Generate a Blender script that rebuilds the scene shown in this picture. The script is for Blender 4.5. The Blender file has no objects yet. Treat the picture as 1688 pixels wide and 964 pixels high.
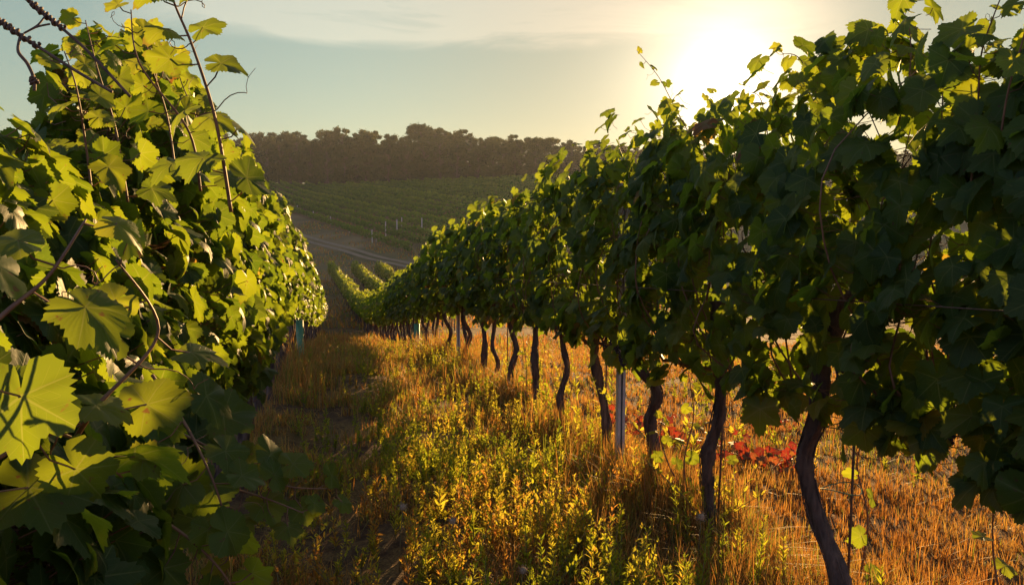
import bpy, math, random
import numpy as np
from math import radians as R

S = bpy.context.scene
COL = S.collection
rng = np.random.default_rng(7)

# ------------------------------------------------------------------ camera
EYE = 1.42
PITCH = R(6.2)
FPX = 1400.0                                   # focal length in pixels of a 1688 px wide frame
cam_d = bpy.data.cameras.new('camera'); cam = bpy.data.objects.new('camera', cam_d); COL.objects.link(cam)
cam_d.sensor_width = 36.0
cam_d.lens = 36.0 * FPX / 1688.0
cam_d.clip_start = 0.05; cam_d.clip_end = 4000
cam.location = (0, 0, EYE); cam.rotation_euler = (math.pi / 2 - PITCH, 0, 0)
S.camera = cam

# ------------------------------------------------------------------ sun, sky, exposure
SUN_EL, SUN_AZ = R(7.25), R(13.9)               # azimuth measured from +Y towards +X
SUN_DIR = (math.sin(SUN_AZ) * math.cos(SUN_EL), math.cos(SUN_AZ) * math.cos(SUN_EL), math.sin(SUN_EL))
S.view_settings.view_transform = 'Standard'; S.view_settings.look = 'None'
S.view_settings.exposure = 1.45; S.view_settings.gamma = 1.0; S.view_settings.use_curve_mapping = False
S.render.engine = 'CYCLES'
S.cycles.max_bounces = 10; S.cycles.diffuse_bounces = 4; S.cycles.transmission_bounces = 6
S.cycles.volume_bounces = 1; S.cycles.transparent_max_bounces = 6
S.cycles.sample_clamp_indirect = 6.0
S.cycles.use_denoising = True

sun_l = bpy.data.lights.new('sun', 'SUN'); sun = bpy.data.objects.new('sun', sun_l); COL.objects.link(sun)
sun_l.energy = 5.0; sun_l.angle = R(0.5); sun_l.color = (1.0, 0.60, 0.23)
import mathutils
sun.rotation_euler = mathutils.Vector(SUN_DIR).to_track_quat('Z', 'Y').to_euler()

W = bpy.data.worlds.new('World'); S.world = W; W.use_nodes = True
nt = W.node_tree; nt.nodes.clear()


class NB:                                       # small node builder
    def __init__(s, t): s.t = t
    def n(s, typ, **kw):
        nd = s.t.nodes.new(typ)
        for k, v in kw.items():
            if k.startswith('_'): setattr(nd, k[1:], v)
        return nd
    def link(s, a, b): s.t.links.new(a, b)
    def put(s, sock, v):
        if isinstance(v, bpy.types.NodeSocket): s.t.links.new(v, sock)
        else: sock.default_value = v
    def m(s, op, a, b=0.0, c=0.0, clamp=False):
        nd = s.t.nodes.new('ShaderNodeMath'); nd.operation = op; nd.use_clamp = clamp
        for i, v in enumerate((a, b, c)): s.put(nd.inputs[i], v)
        return nd.outputs[0]
    def mix(s, f, a, b, mode='MIX'):
        nd = s.t.nodes.new('ShaderNodeMix'); nd.data_type = 'RGBA'; nd.blend_type = mode; nd.clamp_factor = True
        s.put(nd.inputs[0], f); s.put(nd.inputs[6], a); s.put(nd.inputs[7], b)
        return nd.outputs[2]
    def ramp(s, f, stops):
        nd = s.t.nodes.new('ShaderNodeValToRGB'); s.put(nd.inputs[0], f)
        e = nd.color_ramp.elements
        while len(e) > 1: e.remove(e[-1])
        e[0].position, e[0].color = stops[0][0], tuple(stops[0][1]) + ((1,) if len(stops[0][1]) == 3 else ())
        for p, c in stops[1:]:
            q = e.new(p); q.color = tuple(c) + ((1,) if len(c) == 3 else ())
        return nd.outputs[0]
    def noise(s, vec, scale, detail=4.0, rough=0.55, dist=0.0):
        nd = s.t.nodes.new('ShaderNodeTexNoise')
        if vec is not None: s.t.links.new(vec, nd.inputs['Vector'])
        nd.inputs['Scale'].default_value = scale; nd.inputs['Detail'].default_value = detail
        nd.inputs['Roughness'].default_value = rough; nd.inputs['Distortion'].default_value = dist
        return nd.outputs['Fac'], nd.outputs['Color']
    def smooth(s, v, a, b):
        nd = s.t.nodes.new('ShaderNodeMapRange'); nd.interpolation_type = 'SMOOTHSTEP'
        s.put(nd.inputs[0], v); nd.inputs[1].default_value = a; nd.inputs[2].default_value = b
        nd.inputs[3].default_value = 0; nd.inputs[4].default_value = 1
        return nd.outputs[0]


SKY_STRENGTH = 0.05
b = NB(nt)
out = nt.nodes.new('ShaderNodeOutputWorld'); bg = nt.nodes.new('ShaderNodeBackground')
bg.inputs[1].default_value = SKY_STRENGTH
sky = nt.nodes.new('ShaderNodeTexSky'); sky.sky_type = 'NISHITA'; sky.sun_disc = False
sky.sun_elevation = SUN_EL; sky.sun_rotation = SUN_AZ
sky.air_density = 1.0; sky.dust_density = 0.5; sky.ozone_density = 3.0; sky.altitude = 200
tc = nt.nodes.new('ShaderNodeTexCoord'); dirv = tc.outputs['Generated']
dot = nt.nodes.new('ShaderNodeVectorMath'); dot.operation = 'DOT_PRODUCT'
nt.links.new(dirv, dot.inputs[0]); dot.inputs[1].default_value = SUN_DIR
ang = b.m('MULTIPLY', b.m('ARCCOSINE', b.m('MINIMUM', dot.outputs['Value'], 0.9999999)), 57.2958)
g1 = b.m('MULTIPLY', b.m('POWER', 2.71828, b.m('MULTIPLY', ang, -1 / 2.8)), 18.0)
g2 = b.m('MULTIPLY', b.m('POWER', 2.71828, b.m('MULTIPLY', ang, -1 / 1.1)), 40.0)
g3 = b.m('MULTIPLY', b.m('SUBTRACT', 1.0, b.smooth(ang, 0.25, 0.7)), 300.0)
glow = b.m('ADD', b.m('ADD', g1, g2), g3)
glowc = nt.nodes.new('ShaderNodeVectorMath'); glowc.operation = 'SCALE'
glowc.inputs[0].default_value = (1.0, 0.76, 0.52); nt.links.new(glow, glowc.inputs['Scale'])
gam = nt.nodes.new('ShaderNodeGamma'); gam.inputs[1].default_value = 0.5     # evens out the steep rise towards the sun
nt.links.new(sky.outputs[0], gam.inputs[0])
tint = b.mix(1.0, gam.outputs[0], (1.80, 1.88, 1.46, 1), 'MULTIPLY')
tint = b.mix(b.smooth(ang, 7, 27), b.mix(1.0, gam.outputs[0], (1.46, 1.40, 1.06, 1), 'MULTIPLY'), tint)
tint = b.mix(b.smooth(ang, 55, 125), tint, b.mix(1.0, gam.outputs[0], (3.1, 2.8, 3.5, 1), 'MULTIPLY'))
base = b.mix(1.0, tint, glowc.outputs[0], 'ADD')
# thin high cloud
sep = nt.nodes.new('ShaderNodeSeparateXYZ'); nt.links.new(dirv, sep.inputs[0])
zz = b.m('MAXIMUM', sep.outputs[2], 0.02)
cmb = nt.nodes.new('ShaderNodeCombineXYZ')
nt.links.new(b.m('DIVIDE', sep.outputs[0], zz), cmb.inputs[0]); nt.links.new(b.m('MULTIPLY', b.m('DIVIDE', sep.outputs[1], zz), 1.0), cmb.inputs[1])
cf, _ = b.noise(cmb.outputs[0], 0.75, 6.0, 0.62, 0.8)
cw, _ = b.noise(cmb.outputs[0], 0.22, 2.0, 0.5, 0.0)
elev = b.m('MULTIPLY', b.m('ARCSINE', sep.outputs[2]), 57.2958)
band = b.smooth(b.m('ADD', elev, b.m('MULTIPLY', b.m('SUBTRACT', cf, 0.5), 2.4)), 9.6, 11.0)
azi = b.m('MULTIPLY', b.m('ARCTAN2', sep.outputs[0], sep.outputs[1]), 57.2958)
wide = b.m('MULTIPLY', b.smooth(azi, -27, -17), b.m('SUBTRACT', 1.0, b.smooth(azi, 13, 24)))
cl = b.m('MULTIPLY', b.m('MULTIPLY', band, wide), b.m('ADD', 0.55, b.smooth(cf, 0.30, 0.68)), clamp=True)
cloudc = b.mix(1.0, b.mix(1.0, base, (1.15, 1.05, 1.0, 1), 'MULTIPLY'), (1.9, 1.45, 1.1, 1), 'ADD')
fin = b.mix(b.m('MULTIPLY', cl, 0.85), base, cloudc)
nt.links.new(fin, bg.inputs[0]); nt.links.new(bg.outputs[0], out.inputs[0])

# ------------------------------------------------------------------ helpers
def tag(o, label=None, cat=None, group=None, kind=None):
    if label: o['label'] = label
    if cat: o['category'] = cat
    if group: o['group'] = group
    if kind: o['kind'] = kind
    return o


def empty(name, loc, rz=0.0):
    o = bpy.data.objects.new(name, None); COL.objects.link(o)
    o.location = loc; o.rotation_euler = (0, 0, rz); o.empty_display_size = 0.1
    return o


def copy_tree(o, loc, rz, sc=1.0):
    c = o.copy(); COL.objects.link(c); c.location = loc; c.rotation_euler = (0, 0, rz); c.scale = (sc, sc, sc)
    for ch in o.children:
        d = ch.copy(); COL.objects.link(d); d.parent = c
        for gch in ch.children:
            e = gch.copy(); COL.objects.link(e); e.parent = d
    return c


class MB:
    """collects vertices and faces, links them as ONE mesh object"""
    def __init__(s): s.V = []; s.F = {3: [], 4: []}; s.A = []; s.U = []; s.n = 0
    def add(s, V, F, rnd=None, uv=None):
        V = np.asarray(V, float)
        s.V.append(V); k = len(V)
        s.A.append(np.full(k, 0.5) if rnd is None else (np.full(k, rnd) if np.isscalar(rnd) else np.asarray(rnd)))
        s.U.append(np.zeros((k, 2)) if uv is None else np.asarray(uv))
        for f in (F if isinstance(F, list) else [F]):
            f = np.asarray(f, int)
            if len(f): s.F[f.shape[1]].append(f + s.n)
        s.n += k
        return s
    def mesh(s, name, mat, smooth=True):
        me = bpy.data.meshes.new(name)
        V = np.concatenate(s.V).astype(np.float32)
        fs = [np.concatenate(s.F[k]) for k in (3, 4) if s.F[k]]
        nl = sum(f.size for f in fs); nf = sum(len(f) for f in fs)
        me.vertices.add(len(V)); me.loops.add(nl); me.polygons.add(nf)
        me.vertices.foreach_set('co', V.ravel())
        li = np.concatenate([f.ravel() for f in fs]).astype(np.int32)
        tot = np.concatenate([np.full(len(f), f.shape[1]) for f in fs]).astype(np.int32)
        st = np.concatenate([[0], np.cumsum(tot)[:-1]]).astype(np.int32)
        me.loops.foreach_set('vertex_index', li)
        me.polygons.foreach_set('loop_start', st); me.polygons.foreach_set('loop_total', tot)
        me.polygons.foreach_set('use_smooth', np.full(nf, smooth))
        me.update(calc_edges=True)
        at = me.attributes.new('rnd', 'FLOAT', 'POINT'); at.data.foreach_set('value', np.concatenate(s.A).astype(np.float32))
        uvl = me.uv_layers.new(name='UVMap'); uvl.data.foreach_set('uv', np.concatenate(s.U).astype(np.float32)[li].ravel())
        me.materials.append(mat)
        return me
    def build(s, name, mat, parent=None, smooth=True):
        o = bpy.data.objects.new(name, s.mesh(name, mat, smooth)); COL.objects.link(o)
        if parent is not None: o.parent = parent
        return o


def hash2(i, j, seed):
    h = (i.astype(np.int64) * 374761393 + j.astype(np.int64) * 668265263 + seed * 974711) & 0x7fffffff
    h = ((h ^ (h >> 13)) * 1274126177) & 0x7fffffff
    return ((h ^ (h >> 16)) & 0xffff) / 65535.0


def vnoise(x, y, seed=0):
    x = np.asarray(x, float); y = np.asarray(y, float)
    i = np.floor(x); j = np.floor(y); fx = x - i; fy = y - j
    fx = fx * fx * (3 - 2 * fx); fy = fy * fy * (3 - 2 * fy)
    a = hash2(i, j, seed); b_ = hash2(i + 1, j, seed); c = hash2(i, j + 1, seed); d = hash2(i + 1, j + 1, seed)
    return (a * (1 - fx) + b_ * fx) * (1 - fy) + (c * (1 - fx) + d * fx) * fy - 0.5


def tube(P, rad, sides=6, cap=True, lump=0.0, seed=0, twist=0.0):
    P = np.asarray(P, float); n = len(P)
    rad = np.broadcast_to(np.asarray(rad, float), (n,))
    T = np.gradient(P, axis=0); T /= np.linalg.norm(T, axis=1)[:, None] + 1e-9
    ref = np.array([1.0, 0, 0]) if abs(T[0][0]) < 0.8 else np.array([0, 1.0, 0])
    V = []
    q = np.random.default_rng(seed)
    ph = q.uniform(0, 6.28, 4)
    for i in range(n):
        a = ref - T[i] * ref.dot(T[i]); a /= np.linalg.norm(a); ref = a
        c = np.cross(T[i], a)
        th = np.arange(sides) * 2 * math.pi / sides + twist * i
        r = rad[i] * (1 + lump * (np.sin(2 * th + ph[0] + i * .21) * .5 + np.sin(3 * th + ph[1] - i * .33) * .35 + np.sin(7 * th + ph[2] + .12 * i) * .3 + q.normal(0, .28, sides)))
        V.append(P[i] + np.outer(np.cos(th) * r, a) + np.outer(np.sin(th) * r, c))
    V = np.concatenate(V)
    F = []
    for i in range(n - 1):
        for k in range(sides):
            F.append((i * sides + k, i * sides + (k + 1) % sides, (i + 1) * sides + (k + 1) % sides, (i + 1) * sides + k))
    fl = [np.array(F)]
    if cap:
        m = len(V); V = np.vstack([V, P[-1:], P[:1]])
        fl.append(np.array([((n - 1) * sides + k, (n - 1) * sides + (k + 1) % sides, m) for k in range(sides)] +
                           [((k + 1) % sides, k, m + 1) for k in range(sides)]))
    return V, fl


def spline(P, n):
    P = np.asarray(P, float); t = np.linspace(0, len(P) - 1, n); o = []
    for u in t:
        i = min(int(u), len(P) - 2); f = u - i
        p0 = P[max(i - 1, 0)]; p1 = P[i]; p2 = P[i + 1]; p3 = P[min(i + 2, len(P) - 1)]
        o.append(0.5 * ((2 * p1) + (-p0 + p2) * f + (2 * p0 - 5 * p1 + 4 * p2 - p3) * f * f + (-p0 + 3 * p1 - 3 * p2 + p3) * f ** 3))
    return np.array(o)


def box(cx, cy, cz, sx, sy, sz):
    V = np.array([(cx + a * sx / 2, cy + b_ * sy / 2, cz + c * sz / 2) for c in (-1, 1) for b_ in (-1, 1) for a in (-1, 1)])
    F = np.array([(0, 2, 3, 1), (4, 5, 7, 6), (0, 1, 5, 4), (2, 6, 7, 3), (0, 4, 6, 2), (1, 3, 7, 5)])
    return V, F


def at(px, py, d):
    """the point at distance d along +Y seen at photo pixel px, py"""
    u = (482 - py) / FPX; x = (px - 844) / FPX
    dy = math.cos(PITCH) + u * math.sin(PITCH); dz = -math.sin(PITCH) + u * math.cos(PITCH)
    return np.array([x * d / dy, d, EYE + dz * d / dy])


# ------------------------------------------------------------------ terrain
_pd = np.array([-60, 0, 12, 19, 30, 40, 55, 70, 110, 200, 2000.])
_pz = np.array([3.16, -1.42, -2.38, -3.52, -5.25, -6.55, -7.9, -8.4, -8.3, -8.2, -8.2])
_gd = np.arange(-60, 400, 0.5); _gz = np.interp(_gd, _pd, _pz)
_k = np.exp(-np.arange(-12, 13) ** 2 / 40.0); _k /= _k.sum()
_gs = np.convolve(np.pad(_gz, 12, mode='edge'), _k, 'valid'); _gs[:24] = _gz[:24]
ROWK = 0.215


def rowx(x0, d):
    return x0 - ROWK * d - 0.0007 * np.maximum(np.asarray(d, float) - 38, 0) ** 2


RX, LX = 1.90, -0.67


def ground(X, d, fine=True):
    X = np.asarray(X, float); d = np.asarray(d, float)
    N = np.interp(d, _gd, _gs)
    F = -7.2 + 0.0938 * (np.minimum(d, 246 + np.clip(-X, 0, 70) * .85) - 118) + 0.0898 * (np.clip(X, -62, 6) + 12.6)
    F = np.where(d > 60, F, -30)
    k = 1.6; h = np.clip(0.5 + 0.5 * (F - N) / k, 0, 1)
    z = N * (1 - h) + F * h + k * h * (1 - h) + EYE
    if fine:
        near = np.clip(1 - d / 60.0, 0, 1)
        z = z + near * (0.05 * vnoise(X * 1.3, d * 1.3, 3) * 2 + 0.03 * vnoise(X * 5, d * 5, 4) * 2)
        for x0 in (RX, LX):
            z = z + 0.09 * near * np.exp(-((X - rowx(x0, d)) / 0.28) ** 2)
        ax = rowx(0.62, d)
        z = z - 0.05 * near * np.exp(-((X - ax + 0.62) / 0.25) ** 2)
    return z


def gz(x, d): return float(ground(np.array([x]), np.array([d]))[0])


def axis_pts(lo, hi, c, fine, growth):
    a = [c]; s = fine
    while a[-1] < hi: a.append(a[-1] + s); s = min(s * growth, 60)
    b_ = [c]; s = fine
    while b_[-1] > lo: b_.append(b_[-1] - s); s = min(s * growth, 60)
    return np.array(sorted(set(b_[1:] + a)))


# ------------------------------------------------------------------ materials
def new_mat(name):
    m = bpy.data.materials.new(name); m.use_nodes = True
    t = m.node_tree; t.nodes.clear()
    return m, NB(t), t.nodes.new('ShaderNodeOutputMaterial')


def simple_mat(name, c1, c2, scale=8.0, rough=0.8, bump=0.0, stretch=(1, 1, 1), metal=0.0, detail=5):
    m, b, o = new_mat(name); t = b.t
    tc = t.nodes.new('ShaderNodeTexCoord'); mp = t.nodes.new('ShaderNodeMapping'); mp.inputs['Scale'].default_value = stretch
    t.links.new(tc.outputs['Object'], mp.inputs[0])
    f, _ = b.noise(mp.outputs[0], scale, detail, 0.6)
    col = b.ramp(f, [(0.3, c1), (0.7, c2)])
    p = t.nodes.new('ShaderNodeBsdfPrincipled'); t.links.new(col, p.inputs['Base Color'])
    p.inputs['Roughness'].default_value = rough; p.inputs['Metallic'].default_value = metal
    if bump:
        bp = t.nodes.new('ShaderNodeBump'); bp.inputs['Strength'].default_value = bump; bp.inputs['Distance'].default_value = 0.02
        t.links.new(f, bp.inputs['Height']); t.links.new(bp.outputs[0], p.inputs['Normal'])
    t.links.new(p.outputs[0], o.inputs[0])
    return m


def leaf_mat(name, ramp, trans_ramp, trans=0.45, rough=0.45, spec=0.4, veins=True, pale_back=True):
    """leaf blade: reflects, lets the sun through; colour varies leaf by leaf; pale veins drawn in the blade"""
    m, b, o = new_mat(name); t = b.t
    a = t.nodes.new('ShaderNodeAttribute'); a.attribute_name = 'rnd'
    rv = a.outputs['Fac']
    col = b.ramp(rv, ramp); tcol = b.ramp(rv, trans_ramp)
    tc = t.nodes.new('ShaderNodeTexCoord')
    f, _ = b.noise(tc.outputs['Object'], 28.0, 3, 0.6)
    col = b.mix(0.55, col, b.mix(f, (0.55, 0.6, 0.5, 1), (1.35, 1.3, 1.2, 1)), 'MULTIPLY')
    if veins:
        uv = t.nodes.new('ShaderNodeUVMap'); uv.uv_map = 'UVMap'
        sx = t.nodes.new('ShaderNodeSeparateXYZ'); t.links.new(uv.outputs[0], sx.inputs[0])
        x, y = sx.outputs[0], sx.outputs[1]
        ax = b.m('ABSOLUTE', x)
        dist = None
        for aa in (0, 52, 108):
            s_, c_ = math.sin(R(aa)), math.cos(R(aa))
            along = b.m('ADD', b.m('MULTIPLY', ax, s_), b.m('MULTIPLY', y, c_))
            perp = b.m('ABSOLUTE', b.m('SUBTRACT', b.m('MULTIPLY', ax, c_), b.m('MULTIPLY', y, s_)))
            # side veins leave the main vein slantwise
            w = b.m('SUBTRACT', 0.022, b.m('MULTIPLY', along, 0.016))
            v = b.m('DIVIDE', perp, b.m('MAXIMUM', w, 0.004))
            v = b.m('ADD', v, b.m('MULTIPLY', b.m('LESS_THAN', along, 0.0), 50.0))
            fr = b.m('ABSOLUTE', b.m('SUBTRACT', b.m('FRACT', b.m('MULTIPLY', b.m('SUBTRACT', along, b.m('MULTIPLY', perp, 0.9)), 5.5)), 0.5))
            sv = b.m('ADD', b.m('ADD', b.m('DIVIDE', fr, 0.035), 0.6), b.m('MULTIPLY', b.m('GREATER_THAN', perp, 0.26), 50.0))
            sv = b.m('ADD', sv, b.m('MULTIPLY', b.m('LESS_THAN', along, 0.0), 50.0))
            v = b.m('MINIMUM', v, sv)
            dist = v if dist is None else b.m('MINIMUM', dist, v)
        vm = b.m('SUBTRACT', 1.0, b.smooth(dist, 0.4, 1.5))
        col = b.mix(b.m('MULTIPLY', vm, 0.7), col, (0.16, 0.18, 0.05, 1))
        tcol = b.mix(b.m('MULTIPLY', vm, 0.5), tcol, (0.42, 0.45, 0.10, 1))
        f5, _ = b.noise(tc.outputs['Object'], 75.0, 2, 0.5)
        spot = b.m('MULTIPLY', b.smooth(f5, 0.66, 0.74), b.smooth(rv, 0.2, 0.6))
        rim = b.m('MULTIPLY', b.smooth(b.m('ADD', b.m('SQRT', b.m('ADD', b.m('MULTIPLY', x, x), b.m('MULTIPLY', y, y))), b.m('MULTIPLY', f, 0.25)), 0.98, 1.1), b.smooth(rv, 0.45, 0.85))
        brown = b.m('MAXIMUM', spot, b.m('MULTIPLY', rim, 0.8))
        col = b.mix(brown, col, (0.15, 0.085, 0.03, 1)); tcol = b.mix(brown, tcol, (0.28, 0.15, 0.04, 1))
    if pale_back:
        g = t.nodes.new('ShaderNodeNewGeometry')
        col = b.mix(b.m('MULTIPLY', g.outputs['Backfacing'], 0.4), col, (0.075, 0.105, 0.035, 1))
    p = t.nodes.new('ShaderNodeBsdfPrincipled'); t.links.new(col, p.inputs['Base Color'])
    p.inputs['Roughness'].default_value = rough; p.inputs['Specular IOR Level'].default_value = spec
    tr = t.nodes.new('ShaderNodeBsdfTranslucent'); t.links.new(tcol, tr.inputs[0])
    if veins:
        bp = t.nodes.new('ShaderNodeBump'); bp.inputs['Strength'].default_value = 0.35; bp.inputs['Distance'].default_value = 0.004
        t.links.new(b.m('ADD', b.m('MULTIPLY', vm, -0.6), f), bp.inputs['Height'])
        t.links.new(bp.outputs[0], p.inputs['Normal'])
    mx = t.nodes.new('ShaderNodeMixShader'); mx.inputs[0].default_value = trans
    t.links.new(p.outputs[0], mx.inputs[1]); t.links.new(tr.outputs[0], mx.inputs[2])
    t.links.new(mx.outputs[0], o.inputs[0])
    return m


M = {}
M['vine_leaf'] = leaf_mat('vine_leaf',
    [(0.0, (0.024, 0.048, 0.018)), (0.35, (0.038, 0.068, 0.018)), (0.7, (0.060, 0.098, 0.018)), (0.93, (0.10, 0.14, 0.02)), (0.965, (0.24, 0.16, 0.03)), (1.0, (0.18, 0.07, 0.03))],
    [(0.0, (0.11, 0.19, 0.012)), (0.35, (0.22, 0.31, 0.014)), (0.7, (0.36, 0.44, 0.018)), (0.93, (0.48, 0.51, 0.025)), (0.965, (0.55, 0.38, 0.05)), (1.0, (0.40, 0.15, 0.04))], trans=0.5, rough=0.5, spec=0.22)
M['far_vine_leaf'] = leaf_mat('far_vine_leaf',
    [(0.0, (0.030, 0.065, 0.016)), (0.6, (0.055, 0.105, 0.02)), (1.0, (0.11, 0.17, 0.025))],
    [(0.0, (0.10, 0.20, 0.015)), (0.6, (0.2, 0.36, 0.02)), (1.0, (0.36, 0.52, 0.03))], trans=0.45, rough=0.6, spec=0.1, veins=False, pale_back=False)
M['tree_leaf'] = leaf_mat('tree_leaf',
    [(0.0, (0.022, 0.040, 0.015)), (0.5, (0.036, 0.060, 0.018)), (1.0, (0.065, 0.075, 0.022))],
    [(0.0, (0.05, 0.07, 0.012)), (0.5, (0.10, 0.12, 0.015)), (1.0, (0.2, 0.17, 0.03))], trans=0.3, rough=0.8, spec=0.05, veins=False, pale_back=False)
M['weed_leaf'] = leaf_mat('weed_leaf',
    [(0.0, (0.055, 0.085, 0.018)), (0.45, (0.11, 0.13, 0.025)), (0.72, (0.19, 0.17, 0.03)), (0.82, (0.28, 0.14, 0.035)), (1.0, (0.22, 0.075, 0.03))],
    [(0.0, (0.26, 0.34, 0.02)), (0.45, (0.50, 0.52, 0.03)), (0.72, (0.66, 0.56, 0.05)), (0.82, (0.70, 0.36, 0.06)), (1.0, (0.5, 0.17, 0.04))], trans=0.6, rough=0.65, spec=0.12, veins=False, pale_back=False)
M['dry_grass'] = leaf_mat('dry_grass',
    [(0.0, (0.20, 0.085, 0.024)), (0.4, (0.36, 0.175, 0.045)), (0.75, (0.46, 0.26, 0.07)), (0.86, (0.12, 0.13, 0.025)), (1.0, (0.07, 0.10, 0.02))],
    [(0.0, (0.38, 0.15, 0.028)), (0.4, (0.56, 0.27, 0.05)), (0.75, (0.66, 0.38, 0.08)), (0.86, (0.36, 0.36, 0.04)), (1.0, (0.22, 0.30, 0.03))], trans=0.45, rough=0.6, veins=False, pale_back=False)
M['red_leaf'] = leaf_mat('red_leaf',
    [(0.0, (0.11, 0.020, 0.014)), (0.5, (0.17, 0.04, 0.02)), (0.8, (0.20, 0.09, 0.03)), (1.0, (0.10, 0.10, 0.03))],
    [(0.0, (0.34, 0.022, 0.014)), (0.5, (0.42, 0.05, 0.02)), (0.8, (0.36, 0.14, 0.03)), (1.0, (0.55, 0.2, 0.04))], trans=0.5, rough=0.5, veins=True, pale_back=False)
M['bark'] = simple_mat('bark', (0.038, 0.022, 0.017), (0.17, 0.10, 0.072), 36, 0.9, 1.0, (1, 1, 0.13))
M['cane'] = simple_mat('cane', (0.13, 0.045, 0.022), (0.26, 0.12, 0.05), 30, 0.6, 0.1)
M['stem'] = simple_mat('stem', (0.10, 0.09, 0.03), (0.2, 0.15, 0.06), 20, 0.7)
M['tree_bark'] = simple_mat('tree_bark', (0.05, 0.038, 0.03), (0.10, 0.08, 0.06), 6, 0.9, 0.4)
M['grape'] = simple_mat('grape', (0.022, 0.012, 0.035), (0.06, 0.045, 0.09), 40, 0.45)
M['green_grape'] = simple_mat('green_grape', (0.12, 0.16, 0.04), (0.2, 0.22, 0.07), 40, 0.4)
M['galvanised'] = simple_mat('galvanised', (0.36, 0.35, 0.36), (0.52, 0.50, 0.49), 25, 0.5, 0.05, metal=0.25)
M['rod'] = simple_mat('rod', (0.06, 0.035, 0.025), (0.16, 0.09, 0.06), 60, 0.7, 0.1)
M['rusty_wire'] = simple_mat('rusty_wire', (0.05, 0.028, 0.022), (0.17, 0.085, 0.05), 90, 0.7, 0.2)
M['twine'] = simple_mat('twine', (0.05, 0.14, 0.07), (0.1, 0.22, 0.11), 60, 0.7)
M['guard'] = simple_mat('guard', (0.07, 0.24, 0.12), (0.13, 0.34, 0.18), 20, 0.5)
M['concrete'] = simple_mat('concrete', (0.42, 0.40, 0.37), (0.6, 0.57, 0.53), 12, 0.9)
M['seed_head'] = simple_mat('seed_head', (0.25, 0.15, 0.09), (0.45, 0.32, 0.22), 80, 0.9)


def ground_mat():
    m, b, o = new_mat('soil'); t = b.t
    tc = t.nodes.new('ShaderNodeTexCoord'); v = tc.outputs['Object']
    f1, _ = b.noise(v, 0.55, 5, 0.6, 0.4); f2, _ = b.noise(v, 9.0, 6, 0.65); f3, _ = b.noise(v, 70.0, 3, 0.6); f4, _ = b.noise(v, 0.06, 4, 0.6)
    soil = b.ramp(f2, [(0.3, (0.06, 0.034, 0.022)), (0.55, (0.12, 0.066, 0.038)), (0.75, (0.19, 0.11, 0.055))])
    litter = b.ramp(f3, [(0.35, (0.10, 0.06, 0.028)), (0.6, (0.24, 0.14, 0.055)), (0.75, (0.33, 0.21, 0.09))])
    col = b.mix(b.smooth(b.m('ADD', f1, b.m('MULTIPLY', b.m('SUBTRACT', f2, 0.5), 0.7)), 0.40, 0.62), soil, litter)
    far = b.ramp(f4, [(0.35, (0.075, 0.07, 0.03)), (0.55, (0.15, 0.105, 0.055)), (0.7, (0.20, 0.14, 0.075))])
    sx = t.nodes.new('ShaderNodeSeparateXYZ'); t.links.new(v, sx.inputs[0])
    col = b.mix(b.smooth(sx.outputs[1], 35, 80), col, far)
    p = t.nodes.new('ShaderNodeBsdfPrincipled'); t.links.new(col, p.inputs['Base Color']); p.inputs['Roughness'].default_value = 0.95
    p.inputs['Specular IOR Level'].default_value = 0.1
    bp = t.nodes.new('ShaderNodeBump'); bp.inputs['Strength'].default_value = 0.8; bp.inputs['Distance'].default_value = 0.05
    t.links.new(b.m('ADD', f2, b.m('MULTIPLY', f3, 0.35)), bp.inputs['Height']); t.links.new(bp.outputs[0], p.inputs['Normal'])
    t.links.new(p.outputs[0], o.inputs[0])
    return m


M['soil'] = ground_mat()
M['track'] = simple_mat('track', (0.13, 0.088, 0.06), (0.22, 0.155, 0.11), 1.2, 0.95, 0.3)

# ------------------------------------------------------------------ the setting
gx = axis_pts(-700, 700, 0.5, 0.07, 1.028); gy = axis_pts(-60, 900, 3.0, 0.07, 1.024)
GX, GY = np.meshgrid(gx, gy); GZ = ground(GX, GY)
nx, ny = len(gx), len(gy)
idx = np.arange(nx * ny).reshape(ny, nx)
q = np.stack([idx[:-1, :-1], idx[:-1, 1:], idx[1:, 1:], idx[1:, :-1]], -1).reshape(-1, 4)
tag(MB().add(np.stack([GX, GY, GZ], -1).reshape(-1, 3), q).build('ground', M['soil']), 'dry brown vineyard slope running down into a valley', 'ground', kind='structure')

TP = spline([(4, 76), (-7, 94), (-14.5, 107.3), (-18.6, 114.3), (-24.6, 126.5), (-32.9, 141.4), (-44, 163), (-60, 196)], 110)
tb = MB()
Tt = np.gradient(TP, axis=0); Tt /= np.linalg.norm(Tt, axis=1)[:, None]; Tn = np.stack([Tt[:, 1], -Tt[:, 0]], 1)
for off, w_ in ((-0.85, 0.9), (0.85, 0.9)):
    A = TP + Tn * (off - w_ / 2); B = TP + Tn * (off + w_ / 2)
    V = np.concatenate([np.c_[A, ground(A[:, 0], A[:, 1]) + 0.10], np.c_[B, ground(B[:, 0], B[:, 1]) + 0.10]])
    n_ = len(TP); tb.add(V, np.array([(i, i + 1, n_ + i + 1, n_ + i) for i in range(n_ - 1)]))
tag(tb.build('dirt_track', M['track']), 'pale dirt track with two wheel ruts crossing the valley', 'track', kind='structure')

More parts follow.
